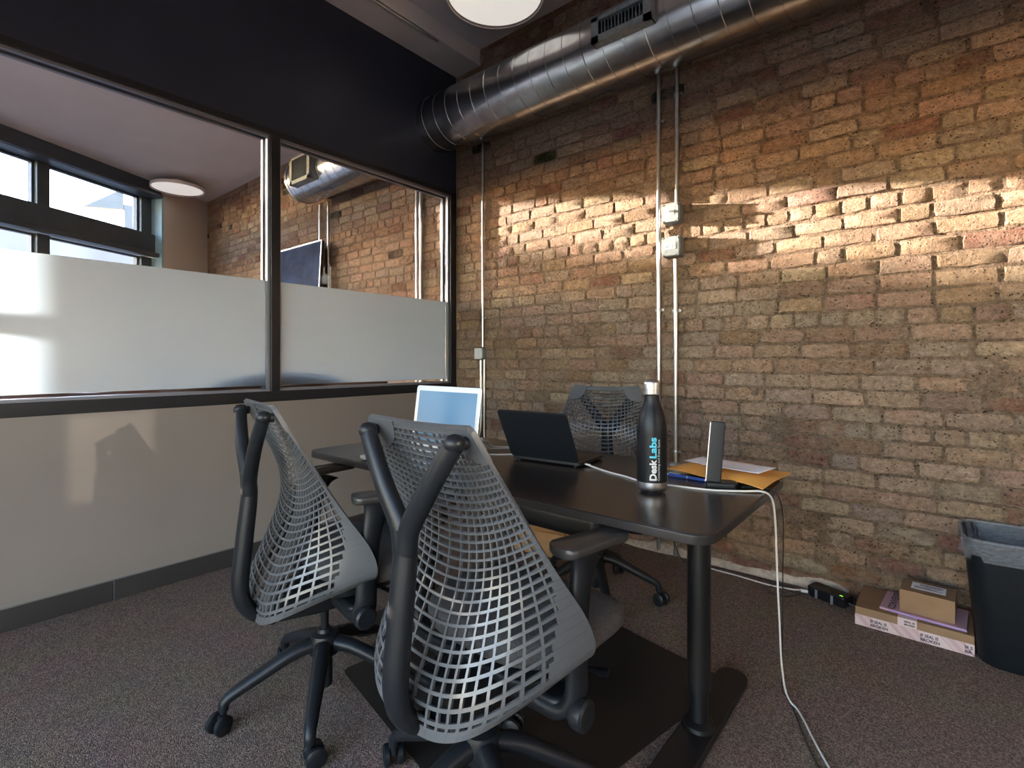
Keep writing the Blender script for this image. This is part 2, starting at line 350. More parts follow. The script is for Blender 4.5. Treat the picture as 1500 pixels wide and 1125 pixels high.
while z < ZU:
    x = X0 - random.uniform(0,.2); header = row%7==3
    dz = H*random.uniform(.985,1.015)
    while x < X1:
        L = random.uniform(.097,.108) if (header or random.random()<.07) else random.uniform(.196,.215)
        xc=x+L/2; zc=z+dz/2
        hi=1/(1+math.exp(-(zc-2.72)/.16)); lo=1/(1+math.exp((zc-.48)/.14))
        w={'tan':1.0,'buff':.55,'grey':.55,'brown':.35+.5*hi+.3*lo,'red':.06+1.0*hi+.9*lo,'dark':.012+.22*hi,'pinkish':.30}
        if hi>.5: w['buff']*=.35; w['tan']*=.6
        k=random.choices(list(w),list(w.values()))[0]; cc=np.array(PAL[k])*random.uniform(.90,1.10)+RNG.normal(0,.008,3)
        bricks.append((xc,zc,L,dz,tuple(np.clip(cc,.01,.8)),row)); x+=L+random.uniform(.008,.016)
    z+=dz; row+=1
def brick_geo(L,h,rg,depth=None):
    a,b=L/2,h/2
    base=[(-a,-b),(-a*.35,-b),(a*.35,-b),(a,-b),(a,0),(a,b),(a*.35,b),(-a*.35,b),(-a,b),(-a,0)]
    j=rg.normal(0,.0016,(10,2)); O=[(p[0]+q[0],p[1]+q[1]) for p,q in zip(base,j)]
    for i in (0,3,5,8):
        c=rg.uniform(0,.006); O[i]=(O[i][0]-math.copysign(c,O[i][0]),O[i][1]-math.copysign(c,O[i][1]))
    I=[]
    for (x,z) in O:
        q=rg.uniform(.003,.007); I.append((x-math.copysign(min(q,abs(x)),x), z-math.copysign(min(q,abs(z)),z) if abs(z)>.01 else z))
    tx,tz=rg.normal(0,.006),rg.normal(0,.012); f0=rg.uniform(.0045,.0085) if depth is None else depth
    V=[(x,.02,z) for x,z in O]+[(x,-(f0-.0035)-tx*x-tz*z+rg.uniform(-.001,.0015),z) for x,z in O]+[(x,-f0-tx*x-tz*z+rg.normal(0,.0010),z) for x,z in I]+[(rg.normal(0,.02),-f0-rg.uniform(-.001,.002),rg.normal(0,.006))]
    n=10; F=[]
    for lv in (0,n):
        for i in range(n): F.append((lv+i,lv+(i+1)%n,lv+n+(i+1)%n,lv+n+i))
    for i in range(n): F.append((2*n+i,2*n+(i+1)%n,3*n))
    return V,F
CX,CY,CZ=3.0757,-3.0011,1.1628
def screen(x,z):
    q=(x-CX,-CY); D=q[0]*-.6371+q[1]*.7708; Xr=q[0]*.7708+q[1]*.6371
    return 750+750*Xr/D, 528-750*(z-CZ)/D, D
cand=[]
for i,(xc,zc,L,dz,cc,row) in enumerate(bricks):
    u,v,D=screen(xc,zc)
    if xc>.05 and u<1500 and 0<v<870 and zc<2.95:
        cand.append((L*dz/D**2,i))
cand.sort(reverse=True); near={i for _,i in cand[:300]}
vars_=[]
for k in range(28):
    rg=np.random.default_rng(100+k); V,F=brick_geo(.205,.0665,rg); mb=MB(); mb.add(V,F); vars_.append(mb.mesh('brick',M['brick'],True,.5))
far=MB(); fcol=[]
for i,(xc,zc,L,dz,cc,row) in enumerate(bricks):
    if i in near:
        o=bpy.data.objects.new('brick',vars_[i%28]); COL.objects.link(o); o.parent=wall; o.location=(xc,random.uniform(-.0012,.0012),zc)
        o.scale=(L/.205*(1 if (i//28)%2 else -1),1,(dz-.011)/.0665); o.color=(*cc,1)
        if o.scale[0]<0: o.scale[0]=-o.scale[0]; o.rotation_euler=(0,math.pi,0)
    else:
        V,F=brick_geo(L,dz-.011,RNG); far.add([(p[0]+xc,p[1],p[2]+zc) for p in V],F); fcol+= [cc]*len(V)
me=far.mesh('brickwork',M['brick_far'],True,.5); at=me.color_attributes.new('brick_color','FLOAT_COLOR','POINT')
at.data.foreach_set('color',np.c_[np.array(fcol),np.ones(len(fcol))].astype(np.float32).ravel())
bo=link('brickwork',me,wall); bo['kind']='stuff'
pl=MB()  # crumbled plaster along the foot of the wall
n=60; xx=np.linspace(1.4,2.75,n); hh=.018+.03*np.abs(fbm(xx,xx*0,5,4,1.2)); dd=.03+.012*fbm(xx,xx*0,6,4,2)
G=np.array([[(x,-.001,h+.012),(x,-d*.6,h*.9),(x,-d,h*.3),(x,-d-.006,0)] for x,h,d in zip(xx,hh,dd)]); pl.grid(G); 
struct('plaster_crumbs', pl, M['plaster'], wall, smooth=True)
# ---------------------------------------------------------------- glazed partition (window_1), its wall below and header above
wl_=MB(); wl_.bb(-.115,0,YR,-.001,0,.915); struct('wall_left', wl_, M['drywall'])
hd=MB(); hd.bb(-.115,0,YR,-.012,2.556,ZC); struct('header_panel', hd, M['header'], bpy.data.objects['wall_left'])
bs=sempty('baseboard_left'); c=MB(); c.bb(0,.010,-2.316,-.02,0,.097); obj('base_strip',c,M['base'],bs,bevel=.003)
c=MB(); c.bb(0,.010,YR,-2.322,0,.097); obj('base_strip',c,M['base'],bs,bevel=.003)
c=MB(); c.bb(0,.004,-2.323,-2.315,0,.0975); c.bb(0,.006,YR,-.02,.097,.100); obj('caulk_line',c,M['seam'],bs)
g1=sempty('window_1')
def fr(x0,x1,y0,y1,z0,z1,name): c=MB(); c.bb(x0,x1,y0,y1,z0,z1); obj(name,c,M['frame'],g1,bevel=.003)
fr(-.125,.004,YR,-.004,.915,.978,'sill_rail'); fr(-.125,.004,YR,-.012,2.524,2.556,'head_rail')
fr(-.125,.004,-.075,-.012,.978,2.524,'end_post')
for y in (-1.525,-3.03): fr(-.125,.004,y-.027,y+.027,.978,2.524,'mullion')
PANES=[(-1.498,-.075),(-3.003,-1.552),(YR,-3.057)]
for y0,y1 in PANES:
    for sx in (-.030,-.092):   # glazing stops either side of the glass
        c=MB(); c.bb(sx-.012,sx+.012,y0,y0+.014,.99,2.512); c.bb(sx-.012,sx+.012,y1-.014,y1,.99,2.512); c.bb(sx-.012,sx+.012,y0,y1,.978,.992); c.bb(sx-.012,sx+.012,y0,y1,2.510,2.524)
        obj('glazing_stop',c,M['frame_side'],g1)
    c=MB(); c.bb(-.0655,-.0565,y0+.002,y1-.002,.980,2.522); obj('glass_pane',c,M['glass'],g1)
    c=MB(); c.add([(-.0550,y0+.006,1.010),(-.0550,y1-.006,1.010),(-.0550,y1-.006,1.649),(-.0550,y0+.006,1.649)],[(0,1,2,3)]); obj('frosted_film',c,M['frost'],g1)
# ---------------------------------------------------------------- slanted street wall with its windows
def wbox(mb,s0,s1,z0,z1,o0,o1):
    P=[wp(s0,z0,o0),wp(s1,z0,o0),wp(s1,z0,o1),wp(s0,z0,o1),wp(s0,z1,o0),wp(s1,z1,o0),wp(s1,z1,o1),wp(s0,z1,o1)]
    return mb.add(P,[(0,1,2,3),(7,6,5,4),(0,4,5,1),(1,5,6,2),(2,6,7,3),(3,7,4,0)])
SE=6.9
c=MB(); wbox(c,-.3,.755,0,ZC,0,-.42); wbox(c,.755,SE,0,.35,0,-.42); struct('wall_front', c, M['beige'])
c=MB(); wbox(c,.755,.79,.35,3.36,.002,-.26); struct('trim_1', c, M['steelblue'])
w2=sempty('window_2')
def wf(name,*a,m='dsteel'): c=MB(); wbox(c,*a); obj(name,c,M[m],w2,bevel=.004)
wf('fascia',.79,SE,3.335,ZC,0,-.30); wf('fascia_lip',.79,SE,3.34,3.375,.03,0)
wf('transom_beam',.79,SE,2.565,2.850,-.10,-.30); wf('beam_ledge',.79,SE,2.545,2.60,-.03,-.10)
wf('sill_beam',.79,SE,.35,.47,-.05,-.30)
S=[.83]; 
while S[-1]<SE-.6: S.append(S[-1]+1.283)
for k,s in enumerate(S):
    a,b_=(s-.04,s+.11) if k==0 else (s-.064,s+.064)
    wf('window_mullion',a,b_,2.850,3.335,-.16,-.30); wf('window_mullion',a,b_,.47,2.545,-.16,-.30)
    if k<len(S)-1:
        s1=S[k+1]
        for z0,z1 in ((2.850,3.335),(.47,1.93),(1.99,2.545)):
            c=MB(); wbox(c,b_,s1-.064,z0,z1,-.232,-.238); obj('street_glass',c,M['glass'],w2)
            c=MB(); e=.022
            wbox(c,b_,b_+e,z0,z1,-.21,-.26); wbox(c,s1-.064-e,s1-.064,z0,z1,-.21,-.26); wbox(c,b_,s1-.064,z0,z0+e,-.21,-.26); wbox(c,b_,s1-.064,z1-e,z1,-.21,-.26)
            obj('sash_frame',c,M['dsteel'],w2)
        wf('window_transom',b_,s1-.064,1.93,1.99,-.18,-.30)
# ---------------------------------------------------------------- street outside
gr=MB(); gr.add([(-70,-60,-.15),(40,-60,-.15),(40,60,-.15),(-70,60,-.15)],[(0,1,2,3)]); struct('ground', gr, M['road'])
bd=thing('building','low grey building across the street, seen through the lower panes','building',(-23,3,-.15))
c=MB(); c.bb(-3,3,-9.6,11,0,5.6); obj('facade_wall',c,M['facade'],bd)
c=MB(); c.bb(-3.1,3.1,-9.65,11.1,5.6,5.7); obj('parapet',c,M['dsteel'],bd)
for y in np.arange(-8.2,10,2.6):
    c=MB(); c.bb(2.98,3.05,y-.8,y+.8,1.0,3.6); q=obj('facade_window',c,M['bwin'],bd)
aw=thing('rooftop_sign','dark bracketed sign standing on the roof across the street','sign',(-20.6,2.45,5.55))
c=MB(); c.box((0,.25,.75),(.22,.28,1.5)); obj('sign_post',c,M['dsteel'],aw)
c=MB(); c.prism([(-1.1,1.15),(.1,1.30),(.1,2.1)],-.1,.1,Matrix.Rotation(math.pi/2,4,'Z')@Matrix.Rotation(math.pi/2,4,'X')); obj('bracket',c,M['dsteel'],aw)
# ---------------------------------------------------------------- spiral duct, registers
DY,DZ,DR=-.23,3.036,.21
du=thing('spiral_duct','long galvanised spiral air duct running under the ceiling along the brick wall','duct',(0,DY,DZ))
nx=60; c=MB(); c.tube([(x,0,0) for x in np.linspace(-2.06,XR-.02,nx)],DR,48,caps=False)
obj('duct_pipe',c,M['galv'],du,smooth=True)
t=np.linspace(0,1,int(6.45/.128*28)); xs_=-2.03+6.42*t; ph=2*np.pi*(xs_/.128)
c=MB(); c.tube(np.stack([xs_,(DR+.0005)*np.cos(ph),(DR+.0005)*np.sin(ph)],1),(.0042,.0030),6); obj('spiral_seam',c,M['galv'],du,smooth=True)
RX=Matrix.Rotation(-math.pi/2,4,'Y')
c=MB(); c.lathe([(DR+.006,.0),(DR+.008,.03),(DR*.97,.035),(0.001,.04)],40,(-2.03,0,0),RX); obj('end_cap',c,M['galv'],du,smooth=True)
def register(x0,x1,z0,z1,lab):
    r=thing('air_register',lab,'vent',((x0+x1)/2,-.43,(z0+z1)/2)); w,h=x1-x0,z1-z0
    c=MB(); b=.045
    c.bb(-w/2,w/2,-.055,-.04,-h/2,-h/2+b*.8); c.bb(-w/2,w/2,-.055,-.04,h/2-b*.5,h/2); c.bb(-w/2,-w/2+b,-.055,-.04,-h/2,h/2); c.bb(w/2-b,w/2,-.055,-.04,-h/2,h/2)
    c.bb(-w/2,w/2,-.04,.03,-h/2-.0,-h/2+.006); c.bb(-w/2,w/2,-.04,.06,h/2-.006,h/2); c.bb(-w/2,-w/2+.006,-.04,.06,-h/2,h/2); c.bb(w/2-.006,w/2,-.04,.06,-h/2,h/2)
    obj('register_frame',c,M['boxsteel'],r)
    c=MB(); c.bb(-w/2+.01,w/2-.01,.0,.006,-h/2+.01,h/2-.01); obj('register_back',c,M['blackm'],r)
    for k in range(13):
        x=-w/2+b+(w-2*b)*(k+.5)/13; c=MB(); c.box((x,-.03,0),(.003,.026,h-.05),(0,0,.35)); obj('register_slat',c,M['boxsteel'],r)
register(1.575,1.935,2.950,3.090,'grey louvred air register on the duct above the conduits')
register(-1.88,-1.50,2.90,3.16,'louvred air register on the duct end beyond the glass')
# ---------------------------------------------------------------- disc pendants
def pendant(x,y,z,top,lab):
    p=thing('pendant_lamp',lab,'lamp',(x,y,z),0)
    c=MB(); c.lathe([(.0008,.022),(.20,.022),(.288,.022),(.288,.030)],64,cap=False); obj('diffuser',c,M['lamp'],p,smooth=True,angle=.4)
    c=MB(); c.lathe([(.289,.034),(.289,.014),(.292,.012)],64,cap=False); obj('rim_groove',c,M['lamprimdark'],p,smooth=True)
    c=MB(); c.lathe([(.292,.012),(.300,.008),(.303,.012),(.303,.045),(.295,.052),(.001,.055)],64,cap=False); obj('housing',c,M['lamprim'],p,smooth=True,angle=.5)
    for k in range(3):
        a=2*math.pi*k/3+.4; px,py=.14*math.cos(a),.14*math.sin(a)
        c=MB(); c.cyl((px,py,.05),(px*.4,py*.4,top-z),.0012,6); w_=obj('hanger_wire',c,M['galv2'],p)
    c=MB(); c.lathe([(.07,top-z-.02),(.07,top-z)],24); obj('canopy',c,M['lamprim'],p,smooth=True,angle=.5)
pendant(1.00,-.655,3.375,ZU,'round white disc pendant hanging above the desk, cut by the top edge')
pendant(-4.56,-.625,3.385,ZC,'round glowing disc pendant in the street room beyond the glass')
# ---------------------------------------------------------------- conduits, boxes
def strap(x,z,y,par,r): c=MB(); c.bb(x-r-.014,x+r+.014,-.016,-.013,z-.008,z+.008); c.tube([(x+(r+.001)*math.cos(a),y-(r+.001)*math.sin(a),z) for a in np.linspace(0,math.pi,9)],(.002,.008),6,up=(0,0,1)); obj('pipe_strap',c,M['galv2'],par)
def conduit(x,z0,z1,r,lab,y=None,straps=(),foot=None):
    y=-.018-r if y is None else y
    t=thing('conduit',lab,'conduit',(x,0,z0)); P=[(0,y,0),(0,y,z1-z0)]
    if foot: P=foot+P
    c=MB(); c.tube(spline(P,30) if foot else P,r,12); obj('conduit_pipe',c,M['galv2'],t,smooth=True,angle=.8)
    for z in straps: strap(0,z-z0,y,t,r)
    return t
conduit(.318,1.27,2.88,.0095,'thin steel conduit rising from the small switch box near the corner',straps=(2.13,1.5))
conduit(.300,.62,1.165,.013,'grey conduit dropping from the switch box and bending left behind the white laptop',foot=[(-.16,-.03,-.16),(-.07,-.03,-.13)])
conduit(.335,.0,1.17,.0095,'slim steel conduit beside the bent one, running down to the floor',straps=(.5,))
conduit(1.779,.0,3.00,.0125,'tall steel conduit passing just left of the two steel boxes',straps=(2.62,1.47,.35))
conduit(1.893,2.10,3.02,.0125,'short steel conduit coming down into the upper steel box',straps=(2.75,))
conduit(1.885,.0,1.765,.0125,'steel conduit running down from the lower outlet box',straps=(1.46,.62))
conduit(-2.10,1.9,2.86,.0125,'left one of two conduits above the screen in the street room')
conduit(-1.93,1.0,2.86,.0125,'conduit passing down just right of the screen in the street room')
conduit(-.480,.0,3.3,.0125,'left one of the close conduit pair beyond the glass',straps=(2.3,))
conduit(-.425,.0,3.3,.0125,'right one of the close conduit pair beyond the glass',straps=(2.45,))
def jbox(x,z,s,lab,kind,d=.075,cover='boxsteel',name='junction_box'):
    t=thing(name,lab,'electrical box',(x,-.014,z)); c=MB(); c.prism(rrect(s,s*1.08,.012,4),0,d-.01,Matrix.Rotation(math.pi/2,4,'X')); obj('box_body',c,M['boxsteel'],t,bevel=.003)
    k=s*.47; q=k*.34
    c=MB(); c.prism([(k-q,-k*1.08),(k,-k*1.08+q),(k,k*1.08-q),(k-q,k*1.08),(-k+q,k*1.08),(-k,k*1.08-q),(-k,-k*1.08+q),(-k+q,-k*1.08)],d-.01,d,Matrix.Rotation(math.pi/2,4,'X')); obj('cover_plate',c,M[cover],t,bevel=.002)
    for sx in (-1,1):
        for sz in (-1,1):
            c=MB(); c.cyl((sx*s*.42,-(d-.012),sz*s*.46),(sx*s*.42,-(d+.002),sz*s*.46),.006,8); obj('cover_screw',c,M['galv2'],t)
    if kind=='switch':
        c=MB(); c.bb(-s*.30,s*.24,-d-.002,-d,-s*.15,s*.15); obj('switch_plate',c,M['plate'],t,bevel=.001)
        c=MB(); c.box((s*.1,-d-.012,.004),(.026,.018,.012),(0,0,.3)); obj('toggle',c,M['plate'],t,bevel=.002)
    elif kind=='outlet':
        c=MB(); c.bb(-s*.34,s*.30,-d-.003,-d,-s*.17,s*.17); o=obj('outlet_face',c,M['plate'],t,bevel=.001)
        for sx in (-.18,.14):
            c=MB()
            for sz in (-.06,.06): c.bb(s*sx-.005,s*sx+.004,-d-.004,-d-.0028,s*sz-.002,s*sz+.002)
            c.cyl((s*sx+.011,-d-.0028,0),(s*sx+.011,-d-.004,0),.003,8); obj('outlet_slots',c,M['blackp'],o)
    else:
        c=MB(); c.bb(-s*.16,s*.16,-d-.004,-d,-s*.30,s*.30); obj('rocker',c,M['plate'],t,bevel=.001)
jbox(1.874,2.032,.106,'upper steel box with a toggle switch, between the conduits','switch')
jbox(1.876,1.835,.110,'lower steel box with a duplex outlet, under the switch box','outlet')
jbox(.300,1.217,.085,'small pale switch box on the brick near the glass corner','rocker',.05,'plate','switch_box')
# sprinkler line on the soffit edge
t=thing('ceiling_conduit','thin steel conduit running along the soffit edge by the dark header','conduit',(.262,0,ZC))
c=MB(); c.cyl((0,YR+.05,-.011),(0,-.45,-.011),.010,10); obj('conduit_pipe',c,M['galv2'],t,smooth=True,angle=.8)
for y in (-1.15,-2.6):
    c=MB(); c.cyl((0,y-.02,-.011),(0,y+.02,-.011),.015,10); obj('coupling',c,M['galv2'],t,smooth=True,angle=.8)
# ---------------------------------------------------------------- street-room contents behind the glass
tv=thing('television','large dark flat screen tilted off the brick wall beyond the glass','television',(-2.42,-.15,2.09)); tv.rotation_euler=(-.06,0,0)
c=MB(); c.bb(-.56,.56,-.02,.02,-.33,.33); obj('tv_case',c,M['blackp'],tv,bevel=.006)
c=MB(); c.bb(-.545,.545,-.0225,-.020,-.315,.315); obj('tv_panel',c,M['tv'],tv)
c=MB(); c.bb(-.562,.562,-.0215,-.012,.326,.334); c.bb(.556,.564,-.0215,-.012,-.33,.334); obj('tv_edge_trim',c,M['silver'],tv)
c=MB(); c.bb(-.2,.2,.02,.05,-.12,.12); c.bb(-.06,.06,.05,.132,-.08,.08); obj('wall_mount',c,M['blackm'],tv)
so=thing('sofa','brown leather sofa backed against the glass partition','sofa',(-.62,-2.2,0))
c=MB(); c.prism(rrect(.75,2.9,.08),.12,.46); obj('sofa_base',c,M['leather'],so,bevel=.02)
c=MB(); ys=np.linspace(-1.42,1.62,40); prof=[]
for y in ys:
    h=1.012+.012*math.sin(y*5)+.008*math.sin(y*13); prof.append([(.17,y,.40),(.18,y,h-.1),(.25,y,h),(.40,y,h),(.455,y,h-.03),(.455,y,.40)])
c.grid(np.array(prof)); c.bb(.2,.44,-1.41,1.6,.15,.42); obj('sofa_backrest',c,M['leather'],so,smooth=True)
for y in (-1.48,1.48):
    c=MB(); c.prism(rrect(.8,.16,.06),.12,.62); o=obj('sofa_arm',c,M['leather'],so,bevel=.03); o.location=(0,y,0)
for sx in (-.3,.3):
    for sy in (-1.3,1.3): c=MB(); c.cyl((sx,sy,0),(sx,sy,.13),.025,10); obj('sofa_leg',c,M['blackm'],so)
pc=thing('cushion','grey rounded cushion leaning on the glass above the sofa back','cushion',(-.20,-1.50,1.012))
c=MB(); P=[]
for a in np.linspace(0,math.pi,14):
    row_=[]
    for q in np.linspace(0,math.pi,22): row_.append((.085*math.sin(q)*math.cos(a)*1.0, .42*math.cos(q), .085*math.sin(q)**1.0*(math.sin(a))-.0))
    P.append(row_)
c.grid(np.array(P)); obj('cushion_cover',c,M['greycush'],pc,smooth=True,solid=.004)
# ---------------------------------------------------------------- desk
ZT=.778
dk=thing('desk','dark wood veneer meeting table with rounded corners on black column legs','table',(1.8475,-1.496,0))
c=MB(); c.prism(rrect(1.702,.752,.06,8),ZT-.004,ZT); obj('desktop',c,M['desk'],dk,bevel=.002,seg=2)
c=MB(); c.prism(rrect(1.702,.752,.06,8),ZT-.026,ZT-.0041); obj('edge_band',c,M['deskedge'],dk,bevel=.002,seg=2)
c=MB(); c.bb(-.70,.70,-.0,.10,ZT-.075,ZT-.040); c.bb(-.71,-.61,-.30,.30,ZT-.05,ZT-.026); c.bb(.61,.71,-.30,.30,ZT-.05,ZT-.026); obj('cross_beam',c,M['blackm'],dk,bevel=.004)
c=MB(); c.bb(.25,.54,-.31,-.17,ZT-.108,ZT-.026); obj('control_box',c,M['blackm'],dk,bevel=.03,seg=4)
c=MB(); c.tube([(.222+.019*math.cos(a),-.26,ZT-.085+.022*math.sin(a)) for a in np.linspace(0,2*math.pi,24,endpoint=False)],(.008,.007),8,closed=True); c.bb(.225,.27,-.27,-.25,ZT-.075,ZT-.03); obj('cable_hook',c,M['blackg'],dk,smooth=True,angle=.7)
for sx in (-1,1):
    lg=MB(); x=sx*.663; lg.lathe([(.035,.147),(.035,ZT-.04)],32,(x,.09,0)); o=obj('column_leg',lg,M['blackm'],dk,smooth=True,angle=.6)
    q=MB(); q.lathe([(.0275,.03),(.0275,.15)],32,(x,.09,0)); obj('inner_tube',q,M['blackm'],o,smooth=True,angle=.6)
    q=MB(); q.lathe([(.048,.028),(.046,.042),(.03,.052)],24,(x,.09,0)); obj('leg_flange',q,M['blackm'],o,smooth=True,angle=.8)
    q=MB(); q.prism(rrect(.105,.74,.05,8,(x,.10)),.004,.030); obj('foot',q,M['blackm'],dk,bevel=.005,seg=3)
# board on the floor
bo_=thing('floor_board','flat black board with a rounded corner lying on the carpet under the desk','mat',(1.93,-1.50,0),-.197)
c=MB(); c.prism(rrect(.955,1.06,.035,6),0,.0035); obj('board_panel',c,M['board'],bo_,bevel=.0012)
c=MB(); 
# ---------------------------------------------------------------- chair
def web_point(u,v):
    a=abs(u)
    C_=np.array([np.interp(v,[0,.12,.3,.5,.7,.88,1],[-.185,-.150,-.105,-.085,-.100,-.150,-.190]), np.interp(v,[0,1],[.352,1.020])])
    yc=CY_(v); zc=.352+.668*v**.97-.010*math.sin(math.pi*v)
    ye=YE_(v); ze=.492+.536*v; xe=XE_(v)
    f=a**(4.6-2.7*min(1,v/.75)); y=yc*(1-f)+ye*f; zf=a**2.0*(1-v)**.6+a**2*(1-(1-v)**.6); z=zc*(1-zf)+ze*zf
    z-=.020*math.sin(math.pi*min(1,v*1.0))*(1-a*a)*.5
    x=u*xe
    return (x,y,z)
_vs=np.linspace(0,1,81)
def _sm(xp,fp):
    P=spline(np.c_[xp,fp],240); return lambda v: float(np.interp(v,P[:,0],P[:,1]))
CY_=_sm([0,.12,.3,.5,.7,.88,1],[-.222,-.208,-.160,-.110,-.108,-.152,-.192])
YE_=_sm([0,.08,.2,.4,.65,.85,1],[.050,.052,.030,-.035,-.110,-.170,-.212])
XE_=_sm([0,.03,.08,.2,.4,.6,.8,.93,.98,1],[.283,.297,.299,.286,.258,.232,.207,.190,.182,.172])
NU,NV=23,33
def vrow(k): t=k/(NV-1); return 1.48*t/(1+.48*t)
def strand(path,nor,w,d):
    return path,nor
def surf(us,vs): return np.array([[web_point(u,v) for u in us] for v in vs])
def normals(G):
    du=np.gradient(G,axis=1); dv=np.gradient(G,axis=0); n=np.cross(du,dv); return n/(np.linalg.norm(n,axis=2)[...,None]+1e-12)
def ribbon(mb,P,N,w,d):
    T=np.gradient(P,axis=0); T/=np.linalg.norm(T,axis=1)[:,None]+1e-12; B=np.cross(N,T)
    m=len(P); w=np.broadcast_to(w,(m,)); V=[]
    for i in range(m):
        for sb,sn in ((-1,-1),(1,-1),(1,1),(-1,1)): V.append(P[i]+B[i]*sb*w[i]/2+N[i]*sn*d/2)
    F=[(i*4+k,i*4+(k+1)%4,(i+1)*4+(k+1)%4,(i+1)*4+k) for i in range(m-1) for k in range(4)]+[(3,2,1,0),tuple((m-1)*4+k for k in range(4))]
    mb.add(V,F)
def make_web():
    mb=MB(); uf=np.linspace(-1,1,61)
    for k in range(NV):
        v=vrow(k); eps=.01
        vs=[max(0,v-eps),v,min(1,v+eps)]; G=surf(uf,vs); N=normals(G)[1]; wd=.0098-.0066*v**.55
        P=G[1]; ribbon(mb,P,N,wd,.0065+.0045*min(1,v*1.6))
    vf=np.linspace(0,1,64)
    for k in range(NU):
        u=-1+2*k/(NU-1); u=math.copysign(abs(u)**.74,u); eps=.02; us=[max(-1,u-eps),u,min(1,u+eps)]
        G=surf(us,vf); N=normals(G)[:,1]; ribbon(mb,G[:,1],N,.0088-.0062*vf**.5,.0070)
    return mb
def solid_patch(mask,nu=132,nv=150,th=.006):
    us=np.linspace(-1,1,nu+1); vs=np.linspace(0,1,nv+1); G=surf(us,vs); N=normals(G); A=G+N*th/2; B=G-N*th/2
    mk=np.array([[mask((us[i]+us[i+1])/2,(vs[j]+vs[j+1])/2) for i in range(nu)] for j in range(nv)])
    mb=MB(); idx={}; V=[]; F=[]
    def vid(j,i,s):
        k=(j,i,s)
        if k not in idx: idx[k]=len(V); V.append((A if s else B)[j,i])
        return idx[k]
    for j in range(nv):
        for i in range(nu):
            if not mk[j,i]: continue
            F.append((vid(j,i,1),vid(j,i+1,1),vid(j+1,i+1,1),vid(j+1,i,1))); F.append((vid(j+1,i,0),vid(j+1,i+1,0),vid(j,i+1,0),vid(j,i,0)))
            for dj,di,a,b in ((-1,0,(j,i),(j,i+1)),(1,0,(j+1,i+1),(j+1,i)),(0,-1,(j+1,i),(j,i)),(0,1,(j,i+1),(j+1,i+1))):
                jj,ii=j+dj,i+di
                if not(0<=jj<nv and 0<=ii<nu) or not mk[jj,ii]: F.append((vid(*a,0),vid(*b,0),vid(*b,1),vid(*a,1)))
    return mb.add(V,F)
def wing_mask(u,v):
    a=abs(u)
    if v<.024 or a>.972: return True
    if v>.975: return True
    if v>.40: return False
    return a>.880+.092*(max(0,v-.08)/.32)**1.1
def corner_mask(u,v):
    a=abs(u); return (((a-1.0)/.46)**2+((v-1.0)/.135)**2)<1
